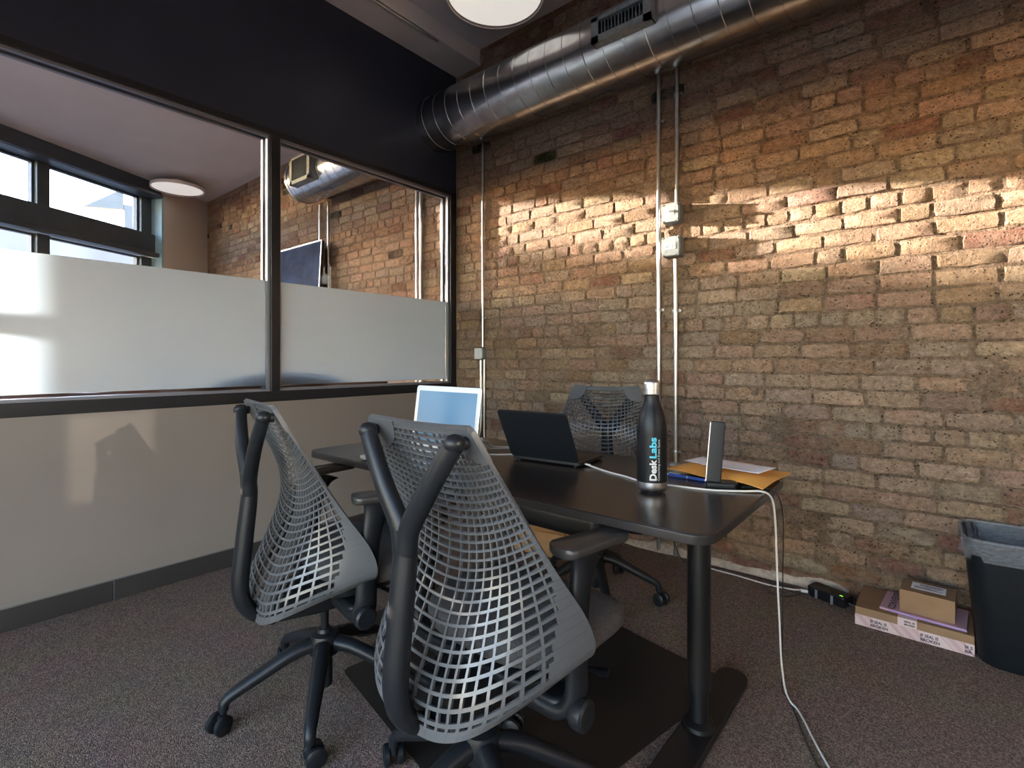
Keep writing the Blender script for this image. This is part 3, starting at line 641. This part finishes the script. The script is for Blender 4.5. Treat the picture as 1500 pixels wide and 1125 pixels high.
def make_chair():
    t=thing('office_chair','x','chair')
    obj('back_web',make_web(),M['greyp'],t)
    obj('web_rim',solid_patch(wing_mask),M['greyp'],t,smooth=True,angle=.7)
    for sg in (-1,1): obj('corner_pad',solid_patch(lambda u,v: u*sg>0 and corner_mask(u,v),th=.013),M['greyp'],t,smooth=True,angle=.7)
    # Y frame behind the web
    y=MB()
    sp=spline([(0,-.165,.330),(0,-.232,.372),(0,-.262,.45),(0,-.250,.60),(0,-.236,.74),(0,-.238,.795)],30)
    y.tube(sp,[(.034-.002*i/29,.020+.006*math.sin(i/29*3.1)) for i in range(30)],16,up=(0,-1,0))
    for sx in (-1,1):
        ap=spline([(sx*.004,-.238,.745),(sx*.018,-.238,.800),(sx*.070,-.240,.875),(sx*.120,-.236,.948),(sx*.151,-.231,.992)],24)
        y.tube(ap,[(.0285-.006*i/23,.022-.003*i/23) for i in range(24)],14,up=(0,-1,0))
        y.lathe([(.0005,-.021),(.012,-.017),(.020,-.009),(.0225,0),(.0215,.009),(.014,.018),(.0005,.0215)],14,(sx*.152,-.231,.994))
    obj('y_frame',y,M['blackp'],t,smooth=True,angle=.9)
    for sx in (-1,1): y=MB(); y.tube([(sx*.152,-.232,.992),(sx*.156,-.216,.994),(sx*.158,-.203,.994)],(.011,.014),10); obj('web_hook',y,M['blackp'],t,smooth=True,angle=.9)
    y=MB(); y.lathe([(.011,-.001),(.0125,.001),(.011,.002),(.0005,.0015)],20,M=Matrix.Translation((0,-.2835,.455))@Matrix.Rotation(math.pi/2,4,'X')); obj('frame_button',y,M['blackp'],t,smooth=True,angle=.6)
    # seat
    def cush(z0,z1,w,d,cy):
        mb=MB(); d2=d/2; out=[]; 
        for k in range(44):
            g=2*math.pi*k/44; cs_,sn_=math.cos(g),math.sin(g); e_=.42 if sn_>0 else .72; out.append((math.copysign(abs(cs_)**e_,cs_)*w/2, math.copysign(abs(sn_)**e_,sn_)*d2))
        n=len(out); V=[]; lv=[(z0,.93),(z0+.010,.985),((z0+z1)/2,1.0),(z1-.012,.975),(z1-.003,.93),(z1+.003,.80),(z1+.004,.4)]
        for z,s in lv:
            for x,yy in out: V.append((x*s,yy*s+cy,z-(.035*max(0,(yy*s-.12)/.12)**2 if z>z0+.001 else .02*max(0,(yy*s-.12)/.12)**2)))
        V.append((0,cy,z1+.004)); F=[(i*n+k,i*n+(k+1)%n,(i+1)*n+(k+1)%n,(i+1)*n+k) for i in range(len(lv)-1) for k in range(n)]
        F+=[tuple(range(n-1,-1,-1))]+[((len(lv)-1)*n+k,(len(lv)-1)*n+(k+1)%n,len(V)-1) for k in range(n)]
        return mb.add(V,F)
    obj('seat',cush(.447,.512,.50,.43,.155),M['seat'],t,smooth=True,angle=1.0)
    y=MB(); y.prism(rrect(.44,.40,.08,6,(0,.13)),.425,.45); obj('seat_pan',y,M['blackp'],t,bevel=.008)
    y=MB(); y.prism([(-.06,-.17),(.06,-.17),(.085,-.05),(.085,.10),(.05,.16),(-.05,.16),(-.085,.10),(-.085,-.05)],.335,.426); y.prism(rrect(.50,.075,.03,5,(0,.03)),.352,.405); obj('tilt_mechanism',y,M['blackp'],t,bevel=.012)
    # arms
    for sx in (-1,1):
        a=MB(); X=sx*.262
        P=[(sx*.12,.03,.385),(sx*.235,.03,.378),(X+sx*.004,.032,.41),(X+sx*.004,.036,.48),(X+sx*.002,.045,.58),(X,.056,.64),(X,.072,.690),(X,.082,.717)]
        a.tube(spline(P,36),[(.026-.006*min(1,i/16), .050-.016*min(1,i/12)+.036*max(0,(i-24)/11)**2) for i in range(36)],14,up=(0,1,0))
        o=obj('armrest',a,M['blackp'],t,smooth=True,angle=.9)
        p=MB(); out=rrect(.082,.218,.028,7); 
        lv=[(.724,.82),(.729,.96),(.738,1.0),(.744,.985),(.747,.93)]; n=len(out); V=[]
        for z,s in lv:
            for x,yy in out:
                k=1-.16*(yy/.1275); V.append((x*s*k,yy*(s*.1+.9),z-.004*(yy/.1275)**2))
        V.append((0,0,.7475)); F=[(i*n+k,i*n+(k+1)%n,(i+1)*n+(k+1)%n,(i+1)*n+k) for i in range(4) for k in range(n)]+[tuple(range(n-1,-1,-1))]+[(4*n+k,4*n+(k+1)%n,5*n) for k in range(n)]
        p.add(V,F); q=obj('arm_pad',p,M['pad'],o,smooth=True,angle=1.0); q.location=(X-sx*.002,.108,0); q.rotation_euler=(0,0,sx*-.20)
    # control knob and lever on the sitter's right
    y=MB(); y.tube([(.20,.02,.385),(.285,.02,.385)],[.012,.012],10); y.lathe([(.0005,0),(.030,.0),(.034,.01),(.034,.03),(.028,.036),(.0005,.036)],20,M=Matrix.Translation((.272,.02,.385))@Matrix.Rotation(math.pi/2,4,'Y')); obj('tension_knob',y,M['blackp'],t,smooth=True,angle=.7)
    y=MB(); y.tube(spline([(.05,.12,.40),(.20,.15,.395),(.27,.17,.40)],12),[(.010,.006)]*9+[(.02,.006)]*3,10,up=(0,0,1)); obj('height_lever',y,M['blackp'],t,smooth=True,angle=.9)
    # column, base, casters
    y=MB(); y.lathe([(.0135,.205),(.0135,.34)],20); y.lathe([(.024,.050),(.0255,.055),(.0255,.235),(.020,.245)],24); obj('gas_column',y,M['blackp'],t,smooth=True,angle=.6)
    y=MB(); y.lathe([(.030,.150),(.050,.165),(.052,.205),(.045,.228),(.028,.234)],28); obj('base_hub',y,M['blackp'],t,smooth=True,angle=.7)
    for k in range(5):
        a=BA+2*math.pi*k/5; d=np.array([math.cos(a),math.sin(a),0]); 
        P=[d*.03+[0,0,.198],d*.10+[0,0,.186],d*.20+[0,0,.142],d*.275+[0,0,.108],d*.300+[0,0,.088],d*.304+[0,0,.066]]
        lg=MB(); lg.tube(spline(P,20),[(.030-.013*min(1,i/14),.026-.010*min(1,i/14)) for i in range(20)],12,up=(0,0,1) if False else None); o=obj('leg',lg,M['blackp'],t,smooth=True,angle=.9)
        s=a+.9+k*1.3; e=np.array([math.cos(s),math.sin(s),0]); f=np.array([-e[1],e[0],0]); cc=d*.304-f*.014
        cs=MB()
        for sg in (-1,1): cs.lathe([(.0005,0),(.024,.0),(.0295,.004),(.0295,.016),(.024,.020),(.0005,.021)],20,M=Matrix.Translation(Vector(cc+e*(sg*.009)+[0,0,.0295]))@Vector((0,0,1)).rotation_difference(Vector(e*sg)).to_matrix().to_4x4())
        ph=np.linspace(.35,2.75,9); cs.tube([cc+f*(-.034*math.cos(q))+[0,0,.0295+.034*math.sin(q)] for q in ph],(.024,.003),8,up=e*1.0) if False else None
        cs.tube([cc+f*(.0*q)+[0,0,.045]-f*(-.010)*(1-q) for q in (0,.5,1)],.011,8); cs.tube([d*.304+[0,0,.040],d*.304+[0,0,.075]],.010,10)
        obj('caster',cs,M['blackp'],o,smooth=True,angle=.7)
    return t
BA=3.276+.0264
ch=make_chair(); ch['group']='office chairs around the desk'
ch.location=(2.1857,-2.0480,0); ch.rotation_euler=(0,0,-.0264); ch['label']='mesh-backed swivel chair nearest the camera, its back covering the laptop corner'
dup(ch,(1.4561,-2.0535,0),-.1951,'mesh-backed swivel chair at the left, in front of the glass partition')
dup(ch,(1.78,-.79,0),math.pi+.25,'mesh-backed swivel chair on the far side of the desk, against the brick')
# ---------------------------------------------------------------- bottle
bt=thing('water_bottle','matte black steel bottle with brushed cap and base, lettering on its side','bottle',(2.434,-1.580,ZT)); bt.scale=(.917,)*3
R0=.0470
prof=[(R0,.030),(R0,.12),(R0,.185),(R0*.985,.205),(R0*.93,.225),(R0*.83,.245),(R0*.71,.262),(R0*.60,.277),(R0*.53,.288),(R0*.50,.297),(R0*.50,.309)]
c=MB(); c.lathe(prof,48); obj('bottle_body',c,M['bottle'],bt,smooth=True,angle=.8)
c=MB(); V=[];n=72
lv=[(.0005,.004),(R0*.74,.0035),(R0*.82,.004),(R0*.93,.010),(R0*.985,.019),(R0,.029),(R0*1.002,.0365)]
for r,z in lv:
    for k in range(n):
        a=2*math.pi*k/n; sc=abs(math.sin(4*a)); zz=z+(.006*(1-sc**.6) if .003<z<.0045 and r>.01 else 0); V.append((r*math.cos(a),r*math.sin(a),max(zz,.0)))
c.add(V,[(i*n+k,i*n+(k+1)%n,(i+1)*n+(k+1)%n,(i+1)*n+k) for i in range(len(lv)-1) for k in range(n)]); 
obj('base_shell',c,M['steel'],bt,smooth=True,angle=.9)
c=MB(); c.lathe([(R0*.70,.0),(R0*.72,.004)],32); obj('base_ring',c,M['blackp'],bt)
c=MB(); c.lathe([(R0*.515,.312),(R0*.545,.313),(R0*.55,.340),(R0*.535,.349),(R0*.47,.356),(R0*.30,.3595),(.0005,.360)],40); obj('screw_cap',c,M['steel'],bt,smooth=True,angle=.9)
a0=math.atan2(CY+1.580,CX-2.434)-.03
def wrap_text(body,size,z0,off,m,name,bold=0,length=None,slab=False):
    V,F=text_geo(body,size,bold); 
    bm=bmesh.new(); vs=[bm.verts.new((p[0],p[1],0)) for p in V]
    for f in F:
        try: bm.faces.new([vs[i] for i in f])
        except ValueError: pass
    for yy in np.linspace(V[:,1].min(),V[:,1].max(),7)[1:-1]: bmesh.ops.bisect_plane(bm,geom=bm.verts[:]+bm.edges[:]+bm.faces[:],plane_co=(0,yy,0),plane_no=(0,1,0))
    L=V[:,0].max(); k=(length/L) if length else 1
    for v in bm.verts:
        x,y=v.co.x*k,v.co.y; d=off-y; g=a0+d/R0   # text reads upward; its up side faces left
        v.co=Vector(((R0+.0005)*math.cos(g),(R0+.0005)*math.sin(g),z0+x))
    bmesh.ops.recalc_face_normals(bm,faces=bm.faces[:]); me=bpy.data.meshes.new(name); bm.to_mesh(me); bm.free(); me.materials.append(M[m])
    return link(name,me,bt)
wrap_text('Desk',.0285,.044,.0150,'whiteink','lettering',.0010,.067); wrap_text('Labs',.0285,.1135,.0150,'cyan','lettering',.0010,.066)
wrap_text('Coworking and Event Space',.0105,.045,.0262,'whiteink','lettering',.0,.128)
# ---------------------------------------------------------------- laptops
def laptop(name,lab,loc,rz,w,d,lid,lean,mat_body,mat_lid,mat_deck,screen,zb=.006,th=.011,bez=.014):
    t=thing(name,lab,'laptop',loc,rz)   # origin at the hinge, +y towards the user
    b=MB(); b.prism(rrect(w,d,.012,4,(0,d/2)),zb,zb+th); bb_=obj('laptop_base',b,M[mat_body],t,bevel=.002)
    k=MB(); k.bb(-w*.42,w*.42,d*.16,d*.54,zb+th,zb+th+.0008); obj('keyboard',k,M[mat_deck],bb_)
    k=MB(); k.bb(-w*.16,w*.16,d*.62,d*.93,zb+th,zb+th+.0006); obj('trackpad',k,M[mat_body if mat_body=='silver' else 'blackg'],bb_)
    for sx in (-1,1):
        for sy in (.08,.92): k=MB(); k.cyl((sx*w*.42,d*sy,0),(sx*w*.42,d*sy,zb),.007,10); obj('rubber_foot',k,M['blackp'],bb_)
    Mx=Matrix.Translation((0,0,zb+th))@Matrix.Rotation(-(math.pi/2-lean)+math.pi,4,'X') 
    ang=math.pi/2+lean   # lid direction measured from +y
    dy,dz=math.cos(ang),math.sin(ang); M4=Matrix(((1,0,0,0),(0,dy,-dz,0),(0,dz,dy,zb+th),(0,0,0,1)))
    # local lid frame: x, up-the-lid, normal away from the user side
    l=MB(); l.prism(rrect(w,lid,.012,4,(0,lid/2+.002)),-.0035,.0035,M4); ll=obj('laptop_lid',l,M[mat_lid],t,bevel=.0015)
    s=MB(); z_=-.0040; s.add([M4@Vector(p) for p in ((-w/2+bez,bez*1.4,-.0041),(w/2-bez,bez*1.4,-.0041),(w/2-bez,lid-bez,-.0041),(-w/2+bez,lid-bez,-.0041),(-w/2+bez,bez*1.4,.0041),(w/2-bez,bez*1.4,.0041),(w/2-bez,lid-bez,.0041),(-w/2+bez,lid-bez,.0041))][:4],[(3,2,1,0)])
    s2=MB(); s2.v=[tuple((M4@Vector((x,yy,sgn)))) for x,yy in ((-w/2+bez,bez*1.4),(w/2-bez,bez*1.4),(w/2-bez,lid-bez),(-w/2+bez,lid-bez)) for sgn in (.0042,)]; s2.f=[(0,1,2,3)]
    # the user side is whichever faces +y
    tgt = s2 if (M4.to_3x3()@Vector((0,0,1))).y>0 else s
    obj('screen',tgt,M[screen],ll)
    return t
laptop('laptop','black laptop with its plain lid turned to the camera',(1.952,-1.452,ZT),.09,.292,.206,.208,.50,'blackp','blackp','keys','blackg')
laptop('laptop','silver laptop with its bluish screen facing the camera, behind the near chair',(1.550,-1.598,ZT),math.pi-.02,.385,.255,.262,.14,'silver','silver','keys','screen',bez=.020)
# ---------------------------------------------------------------- handset in its stand
ph=thing('desk_handset','slim black handset standing upright in a small dock at the desk end','phone',(2.571,-1.406,ZT),.42); ph.scale=(.917,)*3
c=MB(); c.prism([(-.042,-.030),(.045,-.030),(.058,-.005),(.055,.030),(-.030,.034),(-.042,.02)],0,.022); obj('dock',c,M['blackp'],ph,bevel=.006)
c=MB(); R=Euler((math.radians(-5),math.radians(5),0)).to_matrix()
c.box((-.010,.0,.118),(.046,.014,.200),R); o=obj('handset',c,M['blackp'],ph,bevel=.004)
c=MB(); c.box((-.0340,-.0,.118),(.0022,.011,.192),R); obj('chrome_edge',c,M['silver'],ph)
# ---------------------------------------------------------------- mailer, papers, pen
en=thing('padded_envelope','orange manila mailer lying at the desk corner under white papers','envelope',(2.550,-1.247,ZT),-.12); en.scale=(.917,)*3
n=18; G=np.zeros((n,n,3)); Bt=np.zeros((n,n,3)); w,d=.335,.262
for j in range(n):
    for i in range(n):
        u,v=i/(n-1)*2-1,j/(n-1)*2-1; q=(1-u**4)*(1-v**4); wob=.003*math.sin(5*u+2*v)+.003*math.sin(3*v-4*u)
        G[j,i]=(u*w/2,v*d/2,.024+.012*q+wob-.012*max(0,u*.5-v*.5)**2); Bt[j,i]=(u*w/2,v*d/2,max(.002,.022-.014*q+wob-.012*max(0,u*.5-v*.5)**2))
c=MB(); c.grid(G); c.grid(Bt[:,::-1]); e=[(j,0) for j in range(n)]+[(n-1,i) for i in range(1,n)]+[(j,n-1) for j in range(n-2,-1,-1)]+[(0,i) for i in range(n-2,0,-1)]
m_=len(e)
c.add([G[p] for p in e]+[Bt[p] for p in e],[(k,(k+1)%m_,m_+(k+1)%m_,m_+k) for k in range(m_)]); obj('mailer_body',c,M['manila'],en,smooth=True,angle=.8)
c=MB(); c.bb(-.02,.14,-.05,.09,0,.012); obj('contents',c,M['kraft'],en,bevel=.003)
def sheet(lab,x,y,z,rz,w,d,lines,curl=.004):
    t=thing('paper_sheet',lab,'paper',(x,y,z),rz); t.scale=(.917,)*3; n=10; G=np.array([[((i/n-.5)*w,(j/n-.5)*d,curl*((i/n-.5)*2)**2*(1 if i>5 else .4)) for i in range(n+1)] for j in range(n+1)]); c=MB(); c.grid(G); obj('sheet',c,M['paper'],t,smooth=True,solid=.0004)
    for (lx,ly,lw,lh) in lines:
        c=MB(); z_=lambda q: curl*(q/w*2)**2*(1 if q>0 else .4)+.0007; xs2=np.linspace(lx,lx+lw,8); c.grid(np.array([[(q,ly,z_(q)) for q in xs2],[(q,ly+lh,z_(q)) for q in xs2]])); obj('printed_line',c,M['ink'],t)
sheet('white printed sheet at the left on the orange mailer',2.507,-1.212,ZT+.0374,-.20,.20,.135,[(-.08,-.062,.13,.0022),(-.088,.045,.012,.006)],.001)
sheet('white form with ruled lines on the right of the mailer',2.580,-1.244,ZT+.0396,-.17,.205,.140,[(-.085,-.052,.155,.0025),(-.06,-.03,.12,.0010),(-.06,-.012,.12,.0010),(-.03,.012,.09,.0010)],.001)
pn=thing('pen','blue ballpoint pen lying beside the orange mailer','pen',(2.467,-1.361,ZT),-.10)
c=MB(); c.cyl((-.075,0,.006),(.05,0,.006),.0052,12); obj('barrel',c,M['blue'],pn,smooth=True,angle=.7)
c=MB(); c.tube([(.05,0,.006),(.066,0,.006)],[.0052,.0012],12); c.cyl((-.012,0,.006),(-.008,0,.006),.0056,12); obj('tip',c,M['silver'],pn,smooth=True,angle=.7)
c=MB(); c.bb(-.075,-.035,-.001,.001,.0115,.0130); c.cyl((-.085,0,.006),(-.075,0,.006),.003,10); obj('clip',c,M['silver'],pn)
# ---------------------------------------------------------------- cords
def cord(lab,pts,r,m,n=90,name='cable',plug=None):
    P=spline(pts,n); t=thing(name,lab,'cable',tuple(P[0])); c=MB(); c.tube(P-P[0],r,8); obj('cord',c,M[m],t,smooth=True)
    if plug: c=MB(); c.box(tuple(np.array(plug[0])-P[0]),plug[1],plug[2]); obj('plug',c,M[m],t,bevel=.003)
    return t
z0=ZT+.003
cord('white charging cord from the black laptop over the desk end down to the carpet',[(2.1003,-1.4063,0.7888),(2.1443,-1.4063,0.7806),(2.2177,-1.4412,0.7806),(2.291,-1.4641,0.7806),(2.3736,-1.498,0.7806),(2.4653,-1.4825,0.7806),(2.5661,-1.4641,0.7806),(2.645,-1.425,0.7824),(2.688,-1.395,0.7824),(2.708,-1.370,.762),(2.712,-1.345,.70),(2.708,-1.31,.60),(2.704,-1.275,.48),(2.700,-1.235,.36),(2.692,-1.17,.20),(2.690,-1.11,.075),(2.700,-1.075,.014),(2.722,-1.085,.004),(2.752,-1.135,.004),(2.785,-1.200,.004),(2.844,-1.304,.004),(2.95,-1.47,.004),(3.05,-1.64,.004)],.0030,'cord_w',150,plug=((2.1122,-1.4063,ZT+.010),(.022,.008,.006),None))
cord('thin black cord hanging beside the white one at the desk end',[(2.6257,-1.3724,0.7806),(2.6716,-1.3503,0.7833),(2.712,-1.330,0.768),(2.724,-1.30,.69),(2.716,-1.265,.50),(2.704,-1.21,.33),(2.684,-1.12,.14),(2.668,-1.04,.02),(2.684,-1.04,.004),(2.718,-1.105,.004),(2.771,-1.228,.004),(2.83,-1.335,.004),(2.93,-1.49,.004)],.0018,'cord_b',110)
cord('white cord loop behind the black laptop on the desk',[(1.2181,-1.3128,0.7806),(1.319,-1.2303,0.7806),(1.4474,-1.2211,0.7806),(1.5574,-1.2945,0.7806),(1.6308,-1.2578,0.7806),(1.6858,-1.2486,0.7806),(1.5849,-1.3495,0.7806),(1.5758,-1.4229,0.7806),(1.6491,-1.4687,0.7806),(1.7592,-1.3862,0.7806)],.0026,'cord_w',100)
cord('white cord along the carpet by the brick into the black power box',[(1.95,-.035,.50),(2.00,-.06,.20),(2.06,-.09,.02),(2.12,-.10,.005),(2.25,-.105,.005),(2.40,-.120,.005),(2.50,-.110,.006),(2.595,-.098,.018)],.0035,'cord_w',80,plug=((2.575,-.104,.014),(.036,.016,.014),(0,0,.2)))
cord('black cord lying along the foot of the brick wall',[(1.86,-.28,.60),(1.90,-.20,.30),(1.95,-.14,.05),(2.02,-.10,.004),(2.15,-.06,.004),(2.30,-.05,.004),(2.42,-.07,.004),(2.52,-.075,.004),(2.56,-.12,.004),(2.52,-.20,.004),(2.46,-.22,.004),(2.42,-.18,.004),(2.44,-.11,.004),(2.53,-.13,.004),(2.60,-.125,.012)],.0022,'cord_b',110)
# ---------------------------------------------------------------- power brick
ps=thing('power_supply','black power box with grey bands and a green light, against the brick','adapter',(2.682,-.108,0),-.33)
c=MB(); c.prism(rrect(.175,.085,.014,4),.003,.052); obj('case',c,M['blackg'],ps,bevel=.006,seg=3)
for x in (-.042,.030): c=MB(); c.bb(x-.006,x+.006,-.0434,-.042,.004,.045); obj('grey_band',c,M['frame_side'],ps)
c=MB(); c.bb(.056,.070,-.026,-.020,.0518,.0526); obj('status_light',c,M['green'],ps)
c=MB(); c.cyl((.085,.0,.02),(.115,.01,.01),.006,8); obj('strain_relief',c,M['blackp'],ps)
# ---------------------------------------------------------------- cartons
def flat_text(body,size,m,par,Mx,length=None,bold=0):
    V,F=text_geo(body,size,bold); k=length/V[:,0].max() if length else 1; c=MB(); c.add([Mx@Vector((p[0]*k,p[1],0)) for p in V],F); return obj('lettering',c,M[m],par)
bx=thing('shipping_box','flat wide brown carton with printed sealing tape, on the carpet by the bin','box',(2.803,-.290,0),-.02)
BW,BD,BH=.392,.272,.079
c=MB(); c.bb(0,BW,0,BD,0,BH); obj('carton',c,M['kraft'],bx,bevel=.002)
c=MB(); c.bb(-.0006,BW,-.0008,0,.0,.046); tp=obj('seal_tape',c,M['tape'],bx)
c=MB(); c.bb(.150,.214,-.0010,0,.046,BH+.0006); c.bb(.150,.214,-.0010,.03,BH,BH+.0008); obj('seal_tape',c,M['tape'],bx)
FX=Matrix.Translation((0,-.0012,0))@Matrix.Rotation(math.pi/2,4,'X')
for x in (.055,.225,.375):
    for s_,dz,l in (('IF SEAL IS',.0245,.058),('BROKEN',.0075,.062)):
        if x<.37: flat_text(s_,.0165,'ink',tp,Matrix.Translation((x,0,dz))@FX,l,.0006)
flat_text('IF S',.0165,'ink',tp,Matrix.Translation((.363,0,.0245))@FX,.024,.0006); flat_text('BR',.0165,'ink',tp,Matrix.Translation((.363,0,.0075))@FX,.022,.0006)
flat_text('SEAL IS',.010,'ink',tp,Matrix.Translation((.172,0,.064))@FX,.036,.0005); flat_text('BROKEN',.010,'ink',tp,Matrix.Translation((.172,0,.052))@FX,.036,.0005)
for xs3 in (np.arange(.0,.052,.0085),np.arange(.120,.222,.0085),np.arange(.290,.360,.0085)):
    for x in xs3:
        c=MB(); x1=min(x+.040,BW); wd=.0022+.0012*math.sin(x*900); c.add([(x,-.0010,.045),(x+wd,-.0010,.045),(x1+wd,-.0010,.001),(x1,-.0010,.001)],[(3,2,1,0)]); obj('tape_stripe',c,M['tapeline'],tp)
pk=thing('pink_mailer','thin pink printed mailer between the two cartons','packet',(2.888,-.258,BH+.001),-.075)
c=MB(); c.bb(0,.285,0,.215,0,.010); pb=obj('packet_body',c,M['pink'],pk,bevel=.003)
c=MB(); c.bb(.03,.286,-.0008,.0,.001,.008); obj('packet_edge',c,M['lilac'],pk)
flat_text('CONVERSE',.036,'ink',pb,Matrix.Translation((.052,.012,.0103))@Matrix.Rotation(math.pi/2,4,'Z'),.195,.0012)
sb=thing('small_box','small brown carton with a white shipping label, on top of the stack','box',(2.957,-.243,BH+.0112),-.055)
c=MB(); c.bb(0,.182,0,.155,0,.092); cb=obj('carton',c,M['kraft'],sb,bevel=.002)
c=MB(); c.bb(.035,.150,.045,.125,.092,.0926); lb=obj('shipping_label',c,M['paper'],sb)
for k in range(26):
    x=.062+k*.0030; c=MB(); c.bb(x,x+.0012+.0008*(k%3),.098,.112,.0925,.0930); obj('barcode_bar',c,M['ink'],lb)
for k,(x0,x1,y) in enumerate(((.045,.14,.062),(.045,.12,.070),(.045,.10,.078),(.08,.13,.086))): c=MB(); c.bb(x0,x1,y,y+.003,.0925,.0930); obj('address_line',c,M['ink'],lb)
# ---------------------------------------------------------------- waste bin
bn=thing('waste_bin','tall black plastic waste bin with a clear liner, cut by the right edge','bin',(3.375,-.230,0))
def ring(w,d,r,z,n=8): return [(x,y,z) for x,y in rrect(w,d,r,n)]
lv=[(.335,.235,.07,.0),(.345,.245,.07,.012),(.425,.320,.06,.455),(.432,.327,.06,.458),(.432,.327,.06,.478)]
c=MB(); rs=[ring(*q) for q in lv]; n=len(rs[0]); V=[p for r_ in rs for p in r_]
inn=[ring(.424,.319,.058,.478),ring(.412,.307,.058,.45),ring(.337,.237,.065,.014)]; V+=[p for r_ in inn for p in r_]; k_=len(rs)+len(inn)
c.add(V,[(i*n+k,i*n+(k+1)%n,(i+1)*n+(k+1)%n,(i+1)*n+k) for i in range(k_-1) for k in range(n)]+[tuple(range(n-1,-1,-1)),tuple((k_-1)*n+k for k in range(n))]); obj('bin_body',c,M['bin'],bn,smooth=True,angle=.6)
lv=[(.330,.225,.05,.12),(.395,.285,.05,.40),(.418,.312,.055,.470),(.432,.325,.06,.486),(.444,.338,.065,.482),(.447,.341,.066,.455),(.444,.338,.066,.418)]
c=MB(); V=[]; 
for li,q in enumerate(lv):
    for k,p in enumerate(ring(*q,10)):
        amp=.006 if li in(0,1,6) else .0025; g=amp*math.sin(k*2.1+li*1.7)+amp*.6*math.sin(k*5.3+li); s_=1+g/.2; V.append((p[0]*s_,p[1]*s_,p[2]+(.012*math.sin(k*.9)+.006*math.sin(k*2.7) if li==6 else 0)))
n=len(ring(*lv[0],10)); c.add(V,[(i*n+k,i*n+(k+1)%n,(i+1)*n+(k+1)%n,(i+1)*n+k) for i in range(len(lv)-1) for k in range(n)]); obj('bin_liner',c,M['liner'],bn,smooth=True,label='crumpled clear plastic liner folded over the rim')
# ---------------------------------------------------------------- paper bag under the desk
bg=thing('paper_bag','crumpled brown paper bag lying on the carpet beneath the desk','bag',(1.235,-.42,0),.15)
n=14; m_=10; V=[]; F=[]
c=MB(); out=rrect(.36,.24,.02,3); q=len(out); lv=[(0,1,0),(.05,1.03,0),(.10,.99,.01),(.135,.90,.03),(.150,.55,.05)]
for z,s,sh in lv:
    for k,(x,y) in enumerate(out): V.append((x*s+sh+RNG.normal(0,.005),y*s+RNG.normal(0,.005),max(0,z+(RNG.normal(0,.006) if z>.06 else 0))))
F=[(i*q+k,i*q+(k+1)%q,(i+1)*q+(k+1)%q,(i+1)*q+k) for i in range(len(lv)-1) for k in range(q)]+[tuple((len(lv)-1)*q+k for k in range(q)),tuple(range(q-1,-1,-1))]
c.add(V,F); obj('bag_body',c,M['bagkraft'],bg)
c=MB(); c.box((.02,-.02,.170),(.26,.16,.05),(.25,-.12,.2)); obj('folded_flap',c,M['bagkraft'],bg,bevel=.006)
